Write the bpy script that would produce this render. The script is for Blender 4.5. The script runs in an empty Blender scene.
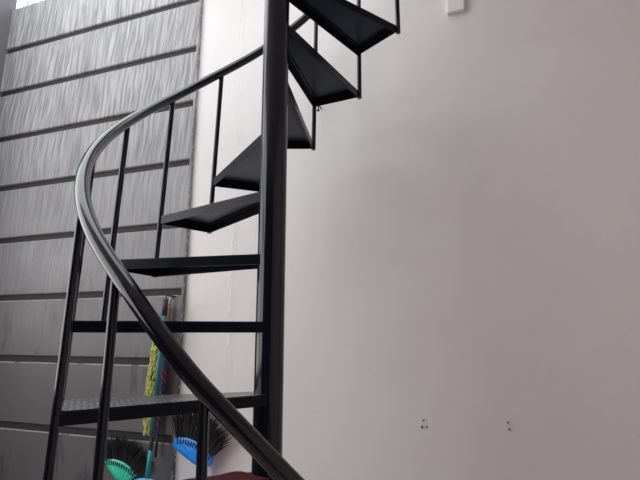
import bpy, bmesh, math, random
from mathutils import Vector, Matrix, Quaternion
random.seed(7)
R = math.radians
scene = bpy.context.scene
col = scene.collection

# ------------------------------------------------------------------ helpers
def link(name, bm, mat, parent=None, smooth=False, loc=(0, 0, 0), rotz=0):
    bmesh.ops.recalc_face_normals(bm, faces=bm.faces[:])
    me = bpy.data.meshes.new(name)
    bm.to_mesh(me); bm.free()
    if smooth:
        for p in me.polygons: p.use_smooth = True
    o = bpy.data.objects.new(name, me)
    if mat: me.materials.append(mat)
    col.objects.link(o)
    o.location = loc; o.rotation_euler = (0, 0, rotz)
    if parent: o.parent = parent
    return o

def autosmooth(o, ang=40):
    for p in o.data.polygons: p.use_smooth = True
    o.data.set_sharp_from_angle(angle=R(ang))
    return o

def thing(name, label, cat, loc=(0, 0, 0), rotz=0, group=None):
    o = bpy.data.objects.new(name, None)
    o.empty_display_size = .1
    col.objects.link(o)
    o.location = loc; o.rotation_euler = (0, 0, rotz)
    o['label'] = label; o['category'] = cat
    if group: o['group'] = group
    return o

def tag(o, label, cat, group=None):
    o['label'] = label; o['category'] = cat
    if group: o['group'] = group
    return o

def add_box(bm, x0, x1, y0, y1, z0, z1, bev=0):
    r = bmesh.ops.create_cube(bm, size=1)
    vs = r['verts']
    for v in vs:
        v.co = Vector(((x0+x1)/2 + v.co.x*(x1-x0), (y0+y1)/2 + v.co.y*(y1-y0), (z0+z1)/2 + v.co.z*(z1-z0)))
    if bev:
        es = list({e for v in vs for e in v.link_edges})
        bmesh.ops.bevel(bm, geom=es, offset=bev, segments=2, affect='EDGES', profile=.5)

def tube(bm, pts, rad, n=10, cap=True):
    """round tube through pts; rad is a number or a list"""
    pts = [Vector(p) for p in pts]
    rads = rad if isinstance(rad, (list, tuple)) else [rad]*len(pts)
    rings = []; nrm = None
    for i, p in enumerate(pts):
        d = (pts[min(i+1, len(pts)-1)] - pts[max(i-1, 0)]).normalized()
        if nrm is None:
            nrm = d.orthogonal().normalized()
        nrm = (nrm - d*nrm.dot(d)).normalized()
        b = d.cross(nrm)
        rings.append([bm.verts.new(p + rads[i]*(math.cos(2*math.pi*k/n)*nrm + math.sin(2*math.pi*k/n)*b)) for k in range(n)])
    for a, b in zip(rings, rings[1:]):
        for k in range(n):
            bm.faces.new((a[k], a[(k+1) % n], b[(k+1) % n], b[k]))
    if cap:
        bm.faces.new(rings[0][::-1]); bm.faces.new(rings[-1])

def prism(bm, poly, z0, z1):
    lo = [bm.verts.new((x, y, z0)) for x, y in poly]
    hi = [bm.verts.new((x, y, z1)) for x, y in poly]
    n = len(poly)
    bm.faces.new(lo[::-1]); bm.faces.new(hi)
    for k in range(n):
        bm.faces.new((lo[k], lo[(k+1) % n], hi[(k+1) % n], hi[k]))

def ring_prism(bm, outer, inner, z0, z1):
    """frame between two polygons with the same number of corners"""
    n = len(outer)
    V = lambda P, z: [bm.verts.new((x, y, z)) for x, y in P]
    ol, oh, il, ih = V(outer, z0), V(outer, z1), V(inner, z0), V(inner, z1)
    for k in range(n):
        j = (k+1) % n
        bm.faces.new((ol[k], ol[j], oh[j], oh[k]))
        bm.faces.new((il[j], il[k], ih[k], ih[j]))
        bm.faces.new((oh[k], oh[j], ih[j], ih[k]))
        bm.faces.new((ol[j], ol[k], il[k], il[j]))

def inset_poly(poly, d):
    """inset a convex counter-clockwise polygon by d"""
    n = len(poly); out = []
    for k in range(n):
        a, b, c = Vector(poly[k-1]), Vector(poly[k]), Vector(poly[(k+1) % n])
        e1, e2 = (b-a).normalized(), (c-b).normalized()
        n1, n2 = Vector((-e1.y, e1.x)), Vector((-e2.y, e2.x))
        m = (n1+n2).normalized()
        out.append(tuple(b + m*(d/max(.2, m.dot(n1)))))
    return out

# ------------------------------------------------------------------ materials
class NT:
    def __init__(s, name):
        s.m = bpy.data.materials.new(name); s.m.use_nodes = True
        s.t = s.m.node_tree; s.b = s.t.nodes['Principled BSDF']
    def n(s, typ, **kw):
        nd = s.t.nodes.new(typ)
        for k, v in kw.items():
            if k.startswith('_'): setattr(nd, k[1:], v)
            else:
                nd.inputs[int(k[1:]) if k[0] == 'i' and k[1:].isdigit() else k].default_value = v
        return nd
    def l(s, a, b): s.t.links.new(a, b)
    def coords(s, scale=(1, 1, 1), rot=(0, 0, 0), loc=(0, 0, 0)):
        tc = s.n('ShaderNodeTexCoord'); mp = s.n('ShaderNodeMapping')
        mp.inputs['Scale'].default_value = scale; mp.inputs['Rotation'].default_value = rot; mp.inputs['Location'].default_value = loc
        s.l(tc.outputs['Object'], mp.inputs[0]); return mp.outputs[0]
    def noise(s, vec, scale, detail=4, rough=.5, dist=0):
        nd = s.n('ShaderNodeTexNoise'); nd.inputs['Scale'].default_value = scale
        nd.inputs['Detail'].default_value = detail; nd.inputs['Roughness'].default_value = rough; nd.inputs['Distortion'].default_value = dist
        s.l(vec, nd.inputs['Vector']); return nd.outputs[0]
    def ramp(s, f, stops):
        nd = s.n('ShaderNodeValToRGB'); el = nd.color_ramp.elements
        while len(el) < len(stops): el.new(.5)
        for e, (p, c) in zip(el, stops):
            e.position = p; e.color = c if len(c) == 4 else (*c, 1)
        s.l(f, nd.inputs[0]); return nd.outputs[0]
    def mix(s, fac, a, b, mode='MIX'):
        nd = s.n('ShaderNodeMix'); nd.data_type = 'RGBA'; nd.blend_type = mode
        for sock, v in ((nd.inputs[0], fac), (nd.inputs[6], a), (nd.inputs[7], b)):
            if isinstance(v, (int, float)): sock.default_value = v
            elif isinstance(v, tuple): sock.default_value = (*v, 1) if len(v) == 3 else v
            else: s.l(v, sock)
        return nd.outputs[2]
    def math(s, op, a, b=None):
        nd = s.n('ShaderNodeMath'); nd.operation = op
        for sock, v in ((nd.inputs[0], a), (nd.inputs[1], b)):
            if v is None: continue
            if isinstance(v, (int, float)): sock.default_value = v
            else: s.l(v, sock)
        return nd.outputs[0]
    def bump(s, h, strength=.3, dist=.01, prev=None):
        nd = s.n('ShaderNodeBump'); nd.inputs['Strength'].default_value = strength; nd.inputs['Distance'].default_value = dist
        s.l(h, nd.inputs['Height'])
        if prev: s.l(prev, nd.inputs['Normal'])
        return nd.outputs[0]
    def out(s, color=None, rough=None, normal=None, metal=None, spec=None):
        for key, v in (('Base Color', color), ('Roughness', rough), ('Normal', normal), ('Metallic', metal), ('Specular IOR Level', spec)):
            if v is None: continue
            if isinstance(v, tuple): s.b.inputs[key].default_value = (*v, 1) if len(v) == 3 else v
            elif isinstance(v, (int, float)): s.b.inputs[key].default_value = v
            else: s.l(v, s.b.inputs[key])
        return s.m

def mat_plain(name, color, rough=.5, metal=0, var=.12, scale=40, bump=0, spec=None):
    t = NT(name); c = t.coords()
    f = t.noise(c, scale, 3)
    lo = tuple(x*(1-var) for x in color); hi = tuple(min(1, x*(1+var)) for x in color)
    nrm = t.bump(f, bump, .004) if bump else None
    return t.out(t.mix(f, lo, hi), rough, nrm, metal, spec)

def mat_white_plaster():
    t = NT('white_painted_plaster'); c = t.coords()
    big = t.noise(c, 1.3, 4, .55); mid = t.noise(c, 9, 5, .6); fine = t.noise(c, 70, 4, .6)
    colr = t.ramp(big, [(.3, (.75, .72, .715)), (.7, (.82, .79, .785))])
    colr = t.mix(t.math('MULTIPLY', t.math('SUBTRACT', mid, .35), .35), colr, (.66, .64, .645))
    # trowel dabs that stand out of the plaster
    dab = t.ramp(t.noise(c, 16, 3, .5, .6), [(.60, (0, 0, 0)), (.68, (1, 1, 1))])
    # vertical plaster seam left of the column
    sx = t.n('ShaderNodeSeparateXYZ'); t.l(c, sx.inputs[0])
    wob = t.math('MULTIPLY', t.math('SUBTRACT', t.noise(t.coords((1, 1, 5)), 1.6, 4), .5), .05)
    dx = t.math('ABSOLUTE', t.math('SUBTRACT', t.math('ADD', sx.outputs[0], wob), SEAM_U))
    ramp = t.ramp(dx, [(0, (1, 1, 1)), (.012, (.6, .6, .6)), (.03, (0, 0, 0))])
    rag = t.ramp(t.noise(t.coords((1, 1, .35)), 30, 4, .6, 1.0), [(.42, (0, 0, 0)), (.6, (1, 1, 1))])
    seam = t.mix(1., ramp, rag, 'MULTIPLY')
    n1 = t.bump(mid, .12, .012); n1 = t.bump(fine, .14, .003, n1); n1 = t.bump(dab, .12, .003, n1)
    n1 = t.bump(seam, .4, .005, n1)
    return t.out(colr, .62, n1, spec=.35)

def mat_grey_cladding():
    t = NT('combed_grey_cement'); c = t.coords()
    sx = t.n('ShaderNodeSeparateXYZ'); t.l(c, sx.inputs[0])
    z = sx.outputs[2]
    # combed streaks: fine across, long downwards, leaning a little; wavering
    warp = t.noise(c, 1.6, 2)
    cm = t.n('ShaderNodeCombineXYZ')
    lean = t.math('MULTIPLY', z, -.06)
    wv = t.math('MULTIPLY', t.math('SUBTRACT', warp, .5), .10)
    t.l(t.math('ADD', t.math('ADD', sx.outputs[0], lean), wv), cm.inputs[0]); t.l(t.math('MULTIPLY', z, .055), cm.inputs[2])
    st = t.noise(cm.outputs[0], 58, 4, .6, .2)
    st2 = t.noise(cm.outputs[0], 9, 4, .6, .2)
    # how strongly a band has been combed: the upper courses much, the lower ones are smooth paint
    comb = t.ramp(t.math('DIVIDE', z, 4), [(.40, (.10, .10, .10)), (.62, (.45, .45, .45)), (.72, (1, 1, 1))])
    grain = t.noise(c, 90, 4, .6)
    blot = t.noise(c, 3.2, 5, .6)
    base = t.ramp(blot, [(.3, (.205, .205, .21)), (.7, (.285, .285, .29))])
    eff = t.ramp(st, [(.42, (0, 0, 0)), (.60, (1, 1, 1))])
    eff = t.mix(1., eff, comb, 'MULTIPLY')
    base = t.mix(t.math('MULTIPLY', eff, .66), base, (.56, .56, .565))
    dark = t.ramp(st2, [(.30, (1, 1, 1)), (.46, (0, 0, 0))])
    base = t.mix(t.math('MULTIPLY', t.mix(1., dark, comb, 'MULTIPLY'), .35), base, (.12, .12, .125))
    # lower courses: base colour darkens downwards, with damp black runs
    low = t.ramp(t.math('DIVIDE', z, 4), [(.33, (1, 1, 1)), (.50, (0, 0, 0))])
    base = t.mix(t.math('MULTIPLY', low, .85), base, (.095, .088, .090))
    runs = t.ramp(t.noise(t.coords((1, 1, .28), (0, R(12), 0)), 7, 5, .62, .6), [(.545, (0, 0, 0)), (.64, (1, 1, 1))])
    base = t.mix(t.math('MULTIPLY', t.mix(1., runs, low, 'MULTIPLY'), .6), base, (.035, .032, .033))
    # chipped pale rim beside the white wall
    rim = t.ramp(t.math('ADD', sx.outputs[0], -EDGE_U+1), [(.9955, (0, 0, 0)), (.999, (1, 1, 1))])
    chip = t.ramp(t.noise(c, 38, 3), [(.52, (0, 0, 0)), (.56, (1, 1, 1))])
    base = t.mix(t.mix(1., rim, chip, 'MULTIPLY'), base, (.45, .44, .44))
    n1 = t.bump(t.mix(1., st, comb, 'MULTIPLY'), .7, .012); n1 = t.bump(grain, .3, .004, n1); n1 = t.bump(blot, .3, .02, n1)
    return t.out(base, .55, n1, spec=.4)

def mat_black_gloss():
    t = NT('glossy_black_enamel'); c = t.coords()
    f = t.noise(c, 60, 3)
    n = t.bump(f, .03, .0005)
    m = t.out(t.mix(f, (.0045, .0065, .0125), (.0065, .009, .017)), t.mix(t.noise(c, 14, 3), (.09, .09, .09), (.14, .14, .14)), n, spec=.45)
    return m

def mat_checker_plate():
    t = NT('black_checker_plate'); c = t.coords((1, 1, 1))
    def w(rot):
        mp = t.n('ShaderNodeMapping'); mp.inputs['Rotation'].default_value = (0, 0, R(rot)); t.l(c, mp.inputs[0])
        wv = t.n('ShaderNodeTexWave'); wv.inputs['Scale'].default_value = 16; t.l(mp.outputs[0], wv.inputs['Vector'])
        return wv.outputs[1]
    h = t.ramp(t.mix(1., w(45), w(-45), 'MULTIPLY'), [(.35, (0, 0, 0)), (.6, (1, 1, 1))])
    n = t.bump(h, .5, .003)
    worn_sheen = t.noise(c, 20, 4)
    cl = t.mix(h, t.mix(worn_sheen, (.03, .03, .032), (.11, .11, .115)), (.55, .55, .56))  # worn studs and base lightened to paint in the plate's sheen
    return t.out(cl, t.mix(worn_sheen, (.2, .2, .2), (.34, .34, .34)), n, t.mix(h, (.1, .1, .1), (.7, .7, .7)), spec=.8)

def mat_floor():
    t = NT('terracotta_floor_tiles'); c = t.coords()
    br = t.n('ShaderNodeTexBrick'); br.offset = 0
    br.inputs['Color1'].default_value = (.66, .48, .44, 1); br.inputs['Color2'].default_value = (.62, .44, .40, 1)
    br.inputs['Mortar'].default_value = (.2, .16, .14, 1); br.inputs['Scale'].default_value = 1
    br.inputs['Mortar Size'].default_value = .004; br.inputs['Brick Width'].default_value = .4; br.inputs['Row Height'].default_value = .4
    t.l(c, br.inputs['Vector'])
    return t.out(br.outputs[0], .35, t.bump(t.noise(c, 30), .1, .003))

def mat_stripes(name, a, b, c3):
    """umbrella cloth: navy with pink and wine stripes that wind round the furled cloth"""
    t = NT(name); c = t.coords((1, 1, 1), (0, 0, 0))
    wv = t.n('ShaderNodeTexWave'); wv.bands_direction = 'DIAGONAL'
    wv.inputs['Scale'].default_value = 5.5; wv.inputs['Distortion'].default_value = .6; t.l(c, wv.inputs['Vector'])
    k = t.ramp(wv.outputs[1], [(0, a), (.62, a), (.66, b), (.82, b), (.86, c3), (1, c3)])
    return t.out(k, .6, t.bump(t.noise(c, 60), .2, .003))

# ------------------------------------------------------------------ measures of the place
EYE = 1.5635                      # camera height above the floor
F_PX, PITCH = 455.18, R(11.73)
T = R(19.25); D = 2.0             # the back wall turns by T, D in front of the camera
FOOT = Vector((D*math.sin(T), D*math.cos(T), 0))
EDGE_U, CORNER_U = -1.436, -3.03
SEAM_U = -1.17
CLAD = .02                        # thickness of the grey cladding on the wall
WALL_TOP = EYE + 2.29
CX, CY = -.1484, 1.3746           # stair column

def ray(x, y):
    a, b = (x-320)/F_PX, (240-y)/F_PX
    return Vector((a, math.cos(PITCH) - b*math.sin(PITCH), math.sin(PITCH) + b*math.cos(PITCH)))
def on_wall(x, y, w=0.):
    """place on the back wall (w in front of it) in wall coordinates: u, -w, height"""
    r = ray(x, y); n = Vector((math.sin(T), math.cos(T), 0))
    P = r*((D-w)/r.dot(n))
    return Vector((P.x*math.cos(T) - P.y*math.sin(T), -w, P.z + EYE))

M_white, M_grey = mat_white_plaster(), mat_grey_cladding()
M_black, M_plate = mat_black_gloss(), mat_checker_plate()
M_black_flat = mat_plain('dusty_black_paint', (.0105, .0180, .040), .3, 0, .15, 8, 0, .2)
M_rail = mat_plain('polished_black_enamel', (.004, .0055, .010), .12, 0, .15, 30, 0, .5)
M_satin = mat_plain('satin_black_enamel', (.0055, .007, .012), .3, 0, .15, 30, 0, .15)
M_floor = mat_floor()
M_side = mat_plain('dark_grey_render', (.13, .122, .135), .7, 0, .15, 12, .3)
M_rear = mat_plain('dark_rear_wall', (.10, .075, .06), .6, 0, .2, 6)  # unseen rear wall, given a dark colour to keep reflections dim
M_ceil = mat_plain('white_ceiling_paint', (.7, .69, .68), .8)
M_groove = mat_plain('groove_cement', (.035, .034, .036), .8, 0, .25, 30, .3)
M_lip = mat_plain('pale_lit_cement', (.38, .365, .365), .8, 0, .3, 60)
M_trimw = mat_plain('white_box_paint', (.84, .82, .82), .5, 0, .04)
M_grille = mat_plain('pale_grille_paint', (.55, .56, .58), .45, .1)
M_teal = mat_plain('teal_plastic_tube', (.03, .30, .32), .35)
M_bluepole = mat_plain('blue_teal_plastic', (.022, .13, .17), .4)
M_cyan = mat_plain('light_blue_plastic', (.09, .50, .72), .35)
M_green = mat_plain('mint_green_plastic', (.05, .66, .44), .35)
M_blue = mat_plain('bright_blue_plastic', (.02, .30, .95), .35)
M_bristle = mat_plain('black_palm_fibre', (.012, .011, .011), .7, 0, .3)
M_darkgrip = mat_plain('black_rubber_grip', (.02, .022, .025), .6)
M_chen = mat_plain('yellow_green_chenille', (.52, .54, .17), .9, 0, .55, 60)
M_umb = mat_stripes('navy_pink_striped_cloth', (.015, .03, .11), (.30, .05, .15), (.07, .01, .03))
M_wood = mat_plain('pinkish_brown_grip', (.30, .14, .12), .5)
M_steel = mat_plain('dull_steel', (.35, .36, .36), .4, .8)
M_maroon = mat_plain('maroon_woven_cloth', (.13, .008, .026), .95, 0, .3, 160, .5)
M_hole = mat_plain('dark_hole_plug', (.13, .12, .12), .7)
M_patch = mat_plain('raw_plaster_patch', (.73, .71, .71), .8, 0, .08, 120, .5)

# ------------------------------------------------------------------ the setting (wall coordinates: x along the back wall, y = -distance from it)
ROT = -T
U1, W1 = 2.6, 6.5                 # right wall and rear wall
LW0, LW1, LZ = .55, 4.4, 1.25
def struct(name, bm, m, smooth=False):
    o = link(name, bm, m, None, smooth, FOOT, ROT); o['kind'] = 'structure'; return o

b = bmesh.new(); add_box(b, CORNER_U-.15, U1+.15, 0, .15, 0, WALL_TOP); struct('wall_back', b, M_white)
# the left wall is a pier beside the corner, then an unseen parapet, its opening added for side light, then wall again
b = bmesh.new()
add_box(b, CORNER_U-.15, CORNER_U, -LW0, 0, 0, WALL_TOP+.4)
add_box(b, CORNER_U-.15, CORNER_U, -LW1, -LW0, 0, LZ)
add_box(b, CORNER_U-.15, CORNER_U, -W1, -LW1, 0, WALL_TOP)
struct('wall_left', b, M_side)
b = bmesh.new(); add_box(b, U1, U1+.15, -W1, 0, 0, WALL_TOP); struct('wall_right', b, M_white)
b = bmesh.new(); add_box(b, CORNER_U-.15, U1+.15, -W1-.15, -W1, 0, WALL_TOP); struct('wall_rear', b, M_rear)
b = bmesh.new(); add_box(b, CORNER_U-5, U1+.15, -W1-.15, .15, -.12, 0); struct('floor', b, M_floor)
# roof slab; its unseen stair-well opening is shaped to light the walls
OPEN_U, OPEN_W = -.3, 1.6
b = bmesh.new()
add_box(b, OPEN_U, U1+.15, -W1-.15, .15, WALL_TOP, WALL_TOP+.15)
add_box(b, CORNER_U-.15, OPEN_U, -W1-.15, -OPEN_W, WALL_TOP, WALL_TOP+.15)
add_box(b, EDGE_U-.06, -.75, -.42, .15, WALL_TOP, WALL_TOP+.15)  # strip out of view, added to dim the top of the white wall
struct('ceiling', b, M_ceil)

# grey cladding: courses with sunk joints, one surface
GZ = [z*D/2.1 + EYE for z in (2.046, 1.699, 1.3385, .9705, .603, .226, -.1433, -.523)]
GZ += [GZ[-1]-.355, GZ[-1]-.71]
b = bmesh.new()
gh = .0175
edges = [WALL_TOP] + [v for g in GZ for v in (g+gh, g-gh)] + [0]
def course(z_hi, z_lo):
    nseg = 14
    # front face cut in a grid with a slightly ragged right edge
    def jit(): return random.uniform(-.004, .003)
    x0, x1 = CORNER_U, EDGE_U-.010
    c_ = .005
    prof = [(z_lo, 0), (z_lo, -CLAD+c_), (z_lo+c_, -CLAD), (z_hi-c_, -CLAD), (z_hi, -CLAD+c_), (z_hi, 0)]
    A = [b.verts.new((x0, y, z)) for z, y in prof]; B = [b.verts.new((x1, y, z)) for z, y in prof]
    for k in range(len(prof)-1): b.faces.new((A[k], A[k+1], B[k+1], B[k]))
    b.faces.new(A[::-1]); b.faces.new(B)
for k in range(0, len(edges), 2): course(edges[k], edges[k+1])
# right border of the coat of cement, ragged where it was cut
zs = [i*WALL_TOP/130 for i in range(131)]
L = [(b.verts.new((EDGE_U-.010, -CLAD, z)), b.verts.new((EDGE_U+random.uniform(-.0025, .002), -CLAD+.002, z)), b.verts.new((EDGE_U+.002, 0, z))) for z in zs]
for p, q in zip(L, L[1:]):
    b.faces.new((p[0], p[1], q[1], q[0])); b.faces.new((p[1], p[2], q[2], q[1]))
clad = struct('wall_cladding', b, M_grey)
b = bmesh.new()
for g in GZ: add_box(b, CORNER_U, EDGE_U-.009, -.006, 0, g-gh-.002, g+gh+.002)
gr = link('groove', b, M_groove, clad)
b = bmesh.new()  # pale strips paint in light caught on the lower lips, broken like chips
for g in GZ[5:9]:
    for i in range(30):
        a0 = CORNER_U + (EDGE_U-.03-CORNER_U)*i/30; a1 = CORNER_U + (EDGE_U-.03-CORNER_U)*(i+1)/30
        if random.random() < .85: add_box(b, a0, a1, -CLAD-.0006, -CLAD+.004, g-gh-.0035-random.uniform(0, .0025), g-gh+.0003)
link('chipped_lit_lip', b, M_lip, clad)

# white boxed-in stub at the top of the white wall
p = on_wall(456, 14)
b = bmesh.new(); add_box(b, p.x-.041, p.x+.041, -.024, 0, p.z, WALL_TOP, .006); struct('trim_1', b, M_trimw)

# grille standing on the grey wall
gl = thing('window_grille', 'pale steel bar grille on top of the grey grooved wall', 'grille', FOOT + Matrix.Rotation(ROT, 3, 'Z') @ Vector((CORNER_U, 0, WALL_TOP)), ROT)
wd = EDGE_U - CORNER_U
b = bmesh.new(); add_box(b, .0, wd, .04, .07, 0, .025); link('bottom_rail', b, M_grille, gl)
b = bmesh.new(); add_box(b, .0, wd, .04, .07, .72, .745); link('top_rail', b, M_grille, gl)
nb = 24
bar_me = None
for k in range(nb):
    if bar_me is None:
        b = bmesh.new(); tube(b, [(0, 0, 0), (0, 0, .70)], .006, 8)
        o = link('bar', b, M_grille, gl, True); bar_me = o
    else:
        o = bar_me.copy(); col.objects.link(o); o.parent = gl
    o.location = (.03 + k*(wd-.06)/(nb-1), .055, .02)

# ------------------------------------------------------------------ spiral staircase
PH, DP, H = 218.46, 23.527, .2
ZT = -.1635 + EYE                 # top of step 1 (as numbered from the level of the eye)
ZR = .3044 + EYE
RB, RR, RT, RC, TW = .5415, .5297, .5319, .0427, .0736
TH = .031
N0, N1 = -5, 9
stair = thing('spiral_staircase', 'glossy black steel spiral staircase with round column and curved handrail', 'staircase', (CX, CY, 0))
b = bmesh.new()
tube(b, [(0, 0, 0.006), (0, 0, 4.25)], RC, 40)
c_ = autosmooth(link('column', b, M_black, stair))
b = bmesh.new(); add_box(b, -.11, .11, -.11, .11, 0, .008, .002); link('base_plate', b, M_black, stair)

def tread_poly(r_out, g=0):
    a = R(DP/2)
    ox, oy = r_out*math.cos(a), r_out*math.sin(a)
    ix, iy = .018, .039
    return [(ix, -iy), (ox, -oy), (ox, oy), (ix, iy)]
def make_tread():
    po = tread_poly(RT)
    b = bmesh.new()
    prism(b, po, -.004, 0)
    t = link('tread', b, M_black_flat, stair)
    t.data.materials.append(M_plate)
    for p in t.data.polygons:
        if p.normal.z > .5: p.material_index = 1
    b = bmesh.new()
    ring_prism(b, po, inset_poly(po, .004), -TH, -.004)
    ring_prism(b, inset_poly(po, .004), inset_poly(po, .026), -.0085, -.004)
    link('tread_frame', b, M_satin, t)
    return t
proto = make_tread()
proto_frame = proto.children[0]
for n in range(N0, N1+1):
    if n == N0: t = proto
    else:
        t = proto.copy(); col.objects.link(t); t.parent = stair
        f = proto_frame.copy(); col.objects.link(f); f.parent = t
    t.location = (0, 0, ZT + H*(n-1) - (.013 if n == 0 else 0))
    t.rotation_euler = (0, 0, R(PH - DP*(n-.5)))

DZ = {-4: -.03, -3: -.026, -2: -.017, -1: .006, 0: 0, 1: .003, 2: .006, 3: .010, 4: .015, 5: .008, 6: 0}
def rail_dz(k):
    k0 = math.floor(k); t = k-k0; t = t*t*(3-2*t)
    return DZ.get(k0, -.03 if k0 < -4 else 0)*(1-t) + DZ.get(k0+1, -.03 if k0 < -5 else 0)*t
def rail_pt(k):
    a = R(PH - DP*k)
    return Vector((RR*math.cos(a), RR*math.sin(a), ZR + H*k + rail_dz(k)))
K0, K1 = -6.0, 9.0
b = bmesh.new()
m = 200
tube(b, [rail_pt(K0 + (K1-K0)*i/m) for i in range(m+1)], .0178, 16)
autosmooth(link('handrail', b, M_rail, stair), 60)
for k in range(N0-1, N1):
    a0 = R(PH - DP*k)
    zb = ZT + H*(k-1) - TH if k > N0-1 else 0
    p0 = Vector((RB*math.cos(a0), RB*math.sin(a0), zb))
    p1 = rail_pt(k + TW) - Vector((0, 0, .006))
    b = bmesh.new()
    tube(b, [Vector((0, 0, 0)), p1-p0], .0097, 14)
    autosmooth(link('baluster', b, M_black, stair, loc=p0))

# ------------------------------------------------------------------ maroon cloth on the step at the foot of the picture (step 0)
def make_mat():
    a_mid = R(PH - DP*(-.5))
    z0 = ZT - H - .013
    base = thing('step_mat', 'dark maroon cloth mat lying on the lowest step in view, beside the column', 'mat', (CX, CY, z0+.0005), a_mid)
    b = bmesh.new()
    nx, ny = 24, 14
    def P(i, j, top):
        s, t = i/nx, j/ny*2-1
        x = .0445 + s*.21
        hw = .045 + .085*s
        y = t*(hw + .004)
        over = max(0, abs(y) - (.039 + (x-.018)*.139) - .002)
        rnd = min(1, min(s, 1-s)*9)*min(1, (1-abs(t))*7)
        th = .003 + .004*math.sqrt(max(0, rnd)) + .0015*math.sin(9*x*6+3*t)*rnd
        return (x, y, th if top else 0)
    G = [[b.verts.new(P(i, j, True)) for j in range(ny+1)] for i in range(nx+1)]
    Lw = [[b.verts.new(P(i, j, False)) for j in range(ny+1)] for i in range(nx+1)]
    for i in range(nx):
        for j in range(ny):
            b.faces.new((G[i][j], G[i+1][j], G[i+1][j+1], G[i][j+1]))
            b.faces.new((Lw[i][j], Lw[i][j+1], Lw[i+1][j+1], Lw[i+1][j]))
    ring = [(i, 0) for i in range(nx)] + [(nx, j) for j in range(ny)] + [(i, ny) for i in range(nx, 0, -1)] + [(0, j) for j in range(ny, 0, -1)]
    for (i, j), (p, q) in zip(ring, ring[1:]+ring[:1]):
        b.faces.new((G[i][j], Lw[i][j], Lw[p][q], G[p][q]))
    link('cloth', b, M_maroon, base, True)
make_mat()

# ------------------------------------------------------------------ brooms, duster and umbrella by the grey wall
def wall_frame(name, label, cat, u, z=0., group=None):
    return thing(name, label, cat, FOOT + Matrix.Rotation(ROT, 3, 'Z') @ Vector((u, 0, z)), ROT, group)

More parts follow.
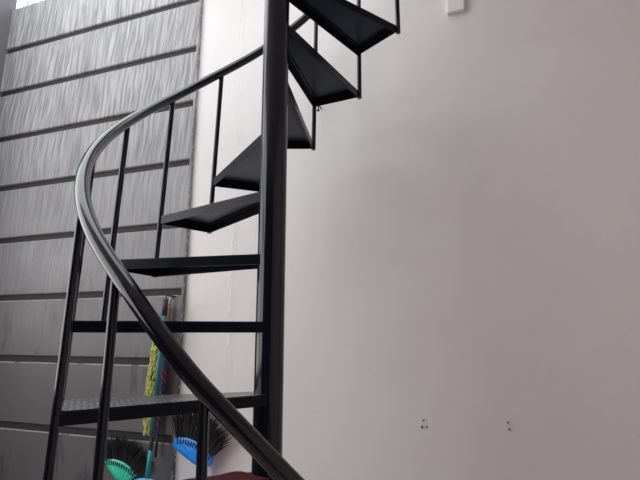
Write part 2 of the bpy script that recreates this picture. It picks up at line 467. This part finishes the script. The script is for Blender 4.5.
def fan_broom(name, label, pa, pb, mat, w, length, spread, foot_u, d_end, d_mid, slots=13, neck_s=0.):
    """upside-down broom: plastic fan head, fibre tuft above it, handle down to the floor.
    pa, pb: the two ends of the fan's upper arc in wall coordinates"""
    pa, pb = Vector((pa.x, 0, pa.z)), Vector((pb.x, 0, pb.z))
    mid = (pa+pb)/2; chord = pb-pa; cw = chord.length
    ax = Vector((-chord.z, 0, chord.x)).normalized()          # axis towards the bristles
    ex = chord.normalized()
    root = wall_frame(name, label, 'broom', foot_u, 0)
    off = Vector((foot_u, 0, 0)); half = cw/2
    def W(s, r, y):
        if r < 0: s = s - r*.5*max(0, 1-(s/half)**2)
        return mid + ex*s + ax*r + Vector((0, -w-y, 0)) - off
    bulge = cw*.13
    def arc(s): return bulge*(1-(s/half)**2)
    depth = cw*(d_end+d_mid)
    def low(s): return -cw*(d_end + d_mid*(1-abs(s/half)**1.5))
    # fan-shaped head: two thin skins with a rim
    b = bmesh.new(); n = 24
    rows = []
    for side in (0, 1):
        y = .016 if side else -.012
        rr = []
        for i in range(n+1):
            s = -half + cw*i/n
            th = y*(.55 + .45*(1-abs(s/half)))
            rr.append([b.verts.new(W(s, low(s) + (arc(s)-low(s))*q/4, th*(1 - .25*(q == 0)))) for q in range(5)])
        rows.append(rr)
    for side in (0, 1):
        for i in range(n):
            for q in range(4):
                f = (rows[side][i][q], rows[side][i+1][q], rows[side][i+1][q+1], rows[side][i][q+1])
                b.faces.new(f if side else f[::-1])
    for i in range(n):
        for q in (0, 4):
            b.faces.new((rows[0][i][q], rows[0][i+1][q], rows[1][i+1][q], rows[1][i][q]))
    for i in (0, n):
        for q in range(4):
            b.faces.new((rows[0][i][q], rows[0][i][q+1], rows[1][i][q+1], rows[1][i][q]))
    head = link('broom_head', b, mat, root, True)
    # dark slots pressed along the rim of the head
    b = bmesh.new()
    for i in range(slots):
        s = -half*.86 + cw*.86*i/(slots-1)
        c0 = arc(s) - .007; c1 = arc(s) - max(.016, cw*.13)
        dr = (s/half)*.25
        for (r0, r1) in ((c1, c0),):
            p = [W(s-.0030 - dr*(c0-r), r,   .0185*(.60+.45*(1-abs(s/half)))) for r in (r0, r1)]
            q = [W(s+.0030 - dr*(c0-r), r,   .0185*(.60+.45*(1-abs(s/half)))) for r in (r0, r1)]
            d = Vector((0, .004, 0))
            v = [b.verts.new(x) for x in (p[0], q[0], q[1], p[1])] + [b.verts.new(x+d) for x in (p[0], q[0], q[1], p[1])]
            b.faces.new(v[:4]); b.faces.new(v[4:][::-1])
            for k in range(4): b.faces.new((v[k], v[4+k], v[4+(k+1) % 4], v[(k+1) % 4]))
    link('head_slots', b, M_bristle, head)
    # ribs and collar running to the handle
    b = bmesh.new()
    for s in (-.6, -.3, 0, .3, .6):
        tube(b, [W(s*half, arc(s*half)-.018, .017*(.55+.45*(1-abs(s)))), W(s*half*.25 + neck_s*cw, -depth*.8, .014)], .0022, 6)
    link('head_rib', b, mat, head, True)
    # fibre tuft
    b = bmesh.new()
    for i in range(520):
        s0 = random.uniform(-1, 1)*half*.97
        a = (s0/half)*spread + random.gauss(0, .10)
        ln = length*(1-.25*abs(s0/half)**2)*random.uniform(.72, 1.08)
        y0 = random.uniform(-.009, .011)
        dy = random.gauss(0, .012)
        pts = []
        for t in (0, .35, .7, 1):
            aa = a*(1+.25*t*t)
            pts.append(W(s0 + math.sin(aa)*ln*t, arc(s0) - .006 + math.cos(aa)*ln*t, max(-w+CLAD+.004, y0 + dy*t)))
        tube(b, pts, [.0022, .0020, .0013, .0005], 4, False)
    link('bristles', b, M_bristle, root)
    # neck and handle
    neck0 = W(neck_s*cw, -depth*.75, 0); neck1 = W(0, -depth - .10, 0)
    b = bmesh.new(); neck1 = neck0.lerp(Vector((0, -.10, .002)), .13)
    b = bmesh.new(); tube(b, [neck0, neck1], [.014, .0125], 14); link('neck', b, mat, head, True)
    b = bmesh.new(); tube(b, [neck0.lerp(Vector((0, -.10, .002)), .10), Vector((0, -.10, .002))], .0105, 12); link('handle', b, M_darkgrip, root, True)
    return root

zc = .045
ga, gb = on_wall(106.5, 459, zc), on_wall(137, 473.5, zc)
gm = (ga+gb)/2
fan_broom('fibre_broom', 'upturned black fibre broom with mint green head, against the grey wall', ga, gb, M_green, zc, .115, .75, gm.x-.02, .05, .33)
ba, bb = on_wall(176.5, 437, zc), on_wall(213.5, 456.5, zc)
bm_ = (ba+bb)/2
fan_broom('fibre_broom', 'upturned black fibre broom with bright blue head, at the grey and white wall joint', ba, bb, M_blue, zc, .16, .42, bm_.x+.03, .20, .10, neck_s=.26)

# long-handled brush: light blue head low, teal stick up to a dark grip
def P(x, y, w, u0): 
    p = on_wall(x, y, w); p.x -= u0; return p
u0 = on_wall(149, 478, .09).x
br = wall_frame('long_brush', 'teal long-handled brush with light blue head and dark grip, beside the duster', 'brush', u0)
top, j1, j0, hd = P(166, 299, .10, u0), P(152.3, 437, .10, u0), P(150.6, 450, .10, u0), P(147.5, 476, .10, u0)
b = bmesh.new(); tube(b, [j1, top + (j1-top).normalized()*.075], .0125, 14); link('stick', b, M_bluepole, br, True)
b = bmesh.new(); tube(b, [top + (j1-top).normalized()*.08, top + (j1-top).normalized()*.0], .0135, 14); link('grip', b, M_darkgrip, br, True)
b = bmesh.new(); tube(b, [j1, j0], .0095, 12); link('joint', b, M_darkgrip, br, True)
b = bmesh.new(); tube(b, [j0, hd], [.0095, .0115], 14); link('socket', b, M_teal, br, True)
b = bmesh.new()
n = 20
rows = []
for i in range(n+1):
    t = i/n*2-1
    x = hd.x + t*.108; zt = hd.z - .010 - .030*abs(t)**2.2; zb = hd.z - .065
    yy = .026
    rows.append([b.verts.new((x, hd.y-yy, zb)), b.verts.new((x, hd.y-yy*.8, zt-.01)), b.verts.new((x, hd.y, zt)), b.verts.new((x, hd.y+yy*.8, zt-.01)), b.verts.new((x, hd.y+yy, zb))])
for p, q in zip(rows, rows[1:]):
    for k in range(4): b.faces.new((p[k], p[k+1], q[k+1], q[k]))
    b.faces.new((p[4], p[0], q[0], q[4]))
b.faces.new(rows[0]); b.faces.new(rows[-1][::-1])
hb = autosmooth(link('brush_head', b, M_cyan, br), 50)
b = bmesh.new()
for i in range(260):
    x = hd.x + random.uniform(-.1, .1); y = hd.y + random.uniform(-.02, .02)
    tube(b, [(x, y, hd.z-.05), (x + random.gauss(0, .006), y + random.gauss(0, .004), hd.z-.05-random.uniform(.055, .07))], [.0016, .001], 4, False)
link('bristles', b, M_cyan, br)
hk = top
b = bmesh.new(); tube(b, [hk + Vector((0, .0, .0)), hk + Vector((0, .0, .018)), hk + Vector((0, -hk.y-CLAD+.001, .018))], .003, 8); link('hanging_loop', b, M_darkgrip, br, True)

# chenille duster
u0 = on_wall(151, 390, .05).x
du = wall_frame('chenille_duster', 'yellow-green chenille duster hanging on the grey wall left of the striped umbrella', 'duster', u0)
d1, d0 = P(157, 338, .058, u0), P(147.5, 430, .060, u0)
b = bmesh.new()
ax = (d0-d1); e1 = ax.cross(Vector((0, 1, 0))).normalized(); e2 = Vector((0, 1, 0))
for i in range(800):
    t = random.random(); a = random.uniform(0, 2*math.pi)
    rad = (.021 + .009*math.sin(math.pi*min(1, t*1.1)))*random.uniform(.75, 1.1)
    if t > .93: rad *= .8
    c0 = d1 + ax*t
    dirn = e1*math.cos(a) + e2*math.sin(a)*.75
    droop = ax.normalized()*.014
    tube(b, [c0 + dirn*rad*.35, c0 + dirn*rad*.85 + droop*.4, c0 + dirn*rad + droop*1.3, c0 + dirn*rad*.95 + droop*2.], [.0022, .0034, .0036, .002], 5)
link('chenille_strands', b, M_chen, du, True)
b = bmesh.new(); tube(b, [d1 + (d1-d0).normalized()*.10, d1 + ax*.95], .006, 10); link('core_rod', b, M_steel, du, True)
tp = d1 + (d1-d0).normalized()*.10
b = bmesh.new(); tube(b, [tp, tp + Vector((0, 0, .01)), Vector((tp.x, -CLAD+.001, tp.z+.01))], .003, 8); link('hanging_hook', b, M_steel, du, True)

# furled umbrella
u0 = on_wall(163, 390, .05).x
um = wall_frame('umbrella', 'furled navy umbrella with pink stripes and a brown handle, hung on the grey wall', 'umbrella', u0)
ut, ub = P(170, 299, .043, u0), P(155.3, 457, .044, u0)
ax = ub-ut
q = lambda t: ut + ax*t
b = bmesh.new(); n = 18; ring = []
tt = [(.17, .006), (.19, .016), (.25, .021), (.40, .025), (.52, .026), (.64, .022), (.76, .014), (.86, .007), (.89, .004)]
prev = None
e1 = ax.cross(Vector((0, 1, 0))).normalized(); e2 = ax.cross(e1).normalized()
for t, r_ in tt:
    cur = []
    for k in range(n):
        a = 2*math.pi*k/n + t*5
        rr = r_*(1 + .22*math.sin(3*(a)))
        cur.append(b.verts.new(q(t) + e1*math.cos(a)*rr + e2*math.sin(a)*rr*.8))
    if prev:
        for k in range(n): b.faces.new((prev[k], prev[(k+1) % n], cur[(k+1) % n], cur[k]))
    else: b.faces.new(cur)
    prev = cur
b.faces.new(prev[::-1])
link('cloth', b, M_umb, um, True)
b = bmesh.new(); tube(b, [q(.04), q(.98)], .0042, 10); link('shaft', b, M_steel, um, True)
b = bmesh.new(); tube(b, [q(.87), q(.93), q(1.0)], [.0068, .0075, .0065], 10); link('tip', b, M_darkgrip, um, True)
b = bmesh.new(); tube(b, [q(.045), q(.06), q(.14), q(.165)], [.009, .0125, .0135, .010], 14); link('handle', b, M_wood, um, True)
b = bmesh.new(); tube(b, [q(.06), q(.0), q(.0) + Vector((0, .012, .008)), Vector((q(0).x, -CLAD+.001, q(0).z+.008))], .0055, 10); link('handle_cap', b, M_steel, um, True)

# ------------------------------------------------------------------ small marks on the white wall
def anchor(label, x, y, holes, flip):
    p = on_wall(x, y)
    t = wall_frame('wall_plug_plate', label, 'wall fitting', p.x, p.z, None)
    b = bmesh.new()
    pts = []
    for k in range(14):
        a = 2*math.pi*k/14
        pts.append((math.copysign(abs(math.cos(a))**.5, math.cos(a))*.015*random.uniform(.8, 1.1), math.copysign(abs(math.sin(a))**.5, math.sin(a))*.022*random.uniform(.85, 1.1)))
    lo = [b.verts.new((x_, 0, z_)) for x_, z_ in pts]; hi = [b.verts.new((x_*.85, -.0012, z_*.85)) for x_, z_ in pts]
    b.faces.new(hi)
    for k in range(14): b.faces.new((lo[k], lo[(k+1) % 14], hi[(k+1) % 14], hi[k]))
    link('filler_patch', b, M_patch, t)
    for (hx, hz, r_) in holes:
        b = bmesh.new(); tube(b, [(hx, -.001, hz), (hx, -.0028, hz)], r_, 10); link('screw_plug', b, M_hole, t)
anchor('small plaster scar with three dark screw plugs, left one of two on the white wall', 424, 424, [(-.002, .014, .0042), (-.008, -.012, .0055), (.010, -.010, .0035)], 1)
anchor('small plaster scar with two dark screw plugs one above the other, on the white wall', 510, 426, [(-.006, .013, .0042), (-.003, -.012, .0045)], 0)
p = on_wall(321.5, 109)
b = bmesh.new()
tube(b, [(0, .005, 0), (0, -.05, 0)], .0035, 8)
tube(b, [(0, -.048, .002), (0, -.048, -.03)], .0035, 8)
tube(b, [(0, -.048, -.028), (0, -.048, -.034)], .007, 8)
o = link('wall_hook', b, M_darkgrip, None, True, FOOT + Matrix.Rotation(ROT, 3, 'Z') @ Vector((p.x, 0, p.z)), ROT)
tag(o, 'tiny dark hook on the white wall just below a stair tread', 'hook')

# ------------------------------------------------------------------ daylight: an overcast sky through the open stair well
w = bpy.data.worlds.new('overcast_sky'); scene.world = w; w.use_nodes = True
nt = w.node_tree; bg = nt.nodes['Background']
tc = nt.nodes.new('ShaderNodeTexCoord'); sep = nt.nodes.new('ShaderNodeSeparateXYZ'); rp = nt.nodes.new('ShaderNodeValToRGB')
nt.links.new(tc.outputs['Generated'], sep.inputs[0]); nt.links.new(sep.outputs[2], rp.inputs[0])
rp.color_ramp.elements[0].position = 0; rp.color_ramp.elements[0].color = (.975, .94, .925, 1)
rp.color_ramp.elements[1].position = .75; rp.color_ramp.elements[1].color = (.88, .95, 1, 1)
nt.links.new(rp.outputs[0], bg.inputs[0]); bg.inputs[1].default_value = 4.0
# sky portal in the open well (only guides the sampling of the sky)
la = bpy.data.lights.new('sky_portal', 'AREA'); la.shape = 'RECTANGLE'
la.size, la.size_y = OPEN_U-CORNER_U, OPEN_W
la.cycles.is_portal = True
lo = bpy.data.objects.new('sky_portal', la); col.objects.link(lo)
lo.location = FOOT + Matrix.Rotation(ROT, 3, 'Z') @ Vector(((OPEN_U+CORNER_U)/2, -OPEN_W/2, WALL_TOP+.9))
lo.rotation_euler = (0, 0, ROT)
la.size += 2.4; la.size_y += 1.6

lb = bpy.data.lights.new('side_portal', 'AREA'); lb.shape = 'RECTANGLE'; lb.size = LW1-LW0; lb.size_y = WALL_TOP-LZ; lb.cycles.is_portal = True
lp = bpy.data.objects.new('side_portal', lb); col.objects.link(lp)
lp.location = FOOT + Matrix.Rotation(ROT, 3, 'Z') @ Vector((CORNER_U-.2, -(LW0+LW1)/2, (WALL_TOP+LZ)/2))
lp.rotation_euler = (R(90), 0, ROT-R(90))
# ------------------------------------------------------------------ camera
cam = bpy.data.cameras.new('camera'); co = bpy.data.objects.new('camera', cam); col.objects.link(co)
co.location = (0, 0, EYE); co.rotation_euler = (R(90)+PITCH, 0, 0)
cam.sensor_width = 36; cam.lens = F_PX/640*36; cam.clip_start = .02
scene.camera = co
vs = scene.view_settings
vs.view_transform = 'Standard'; vs.look = 'None'; vs.gamma = 1; vs.use_curve_mapping = False
vs.exposure = -0.2
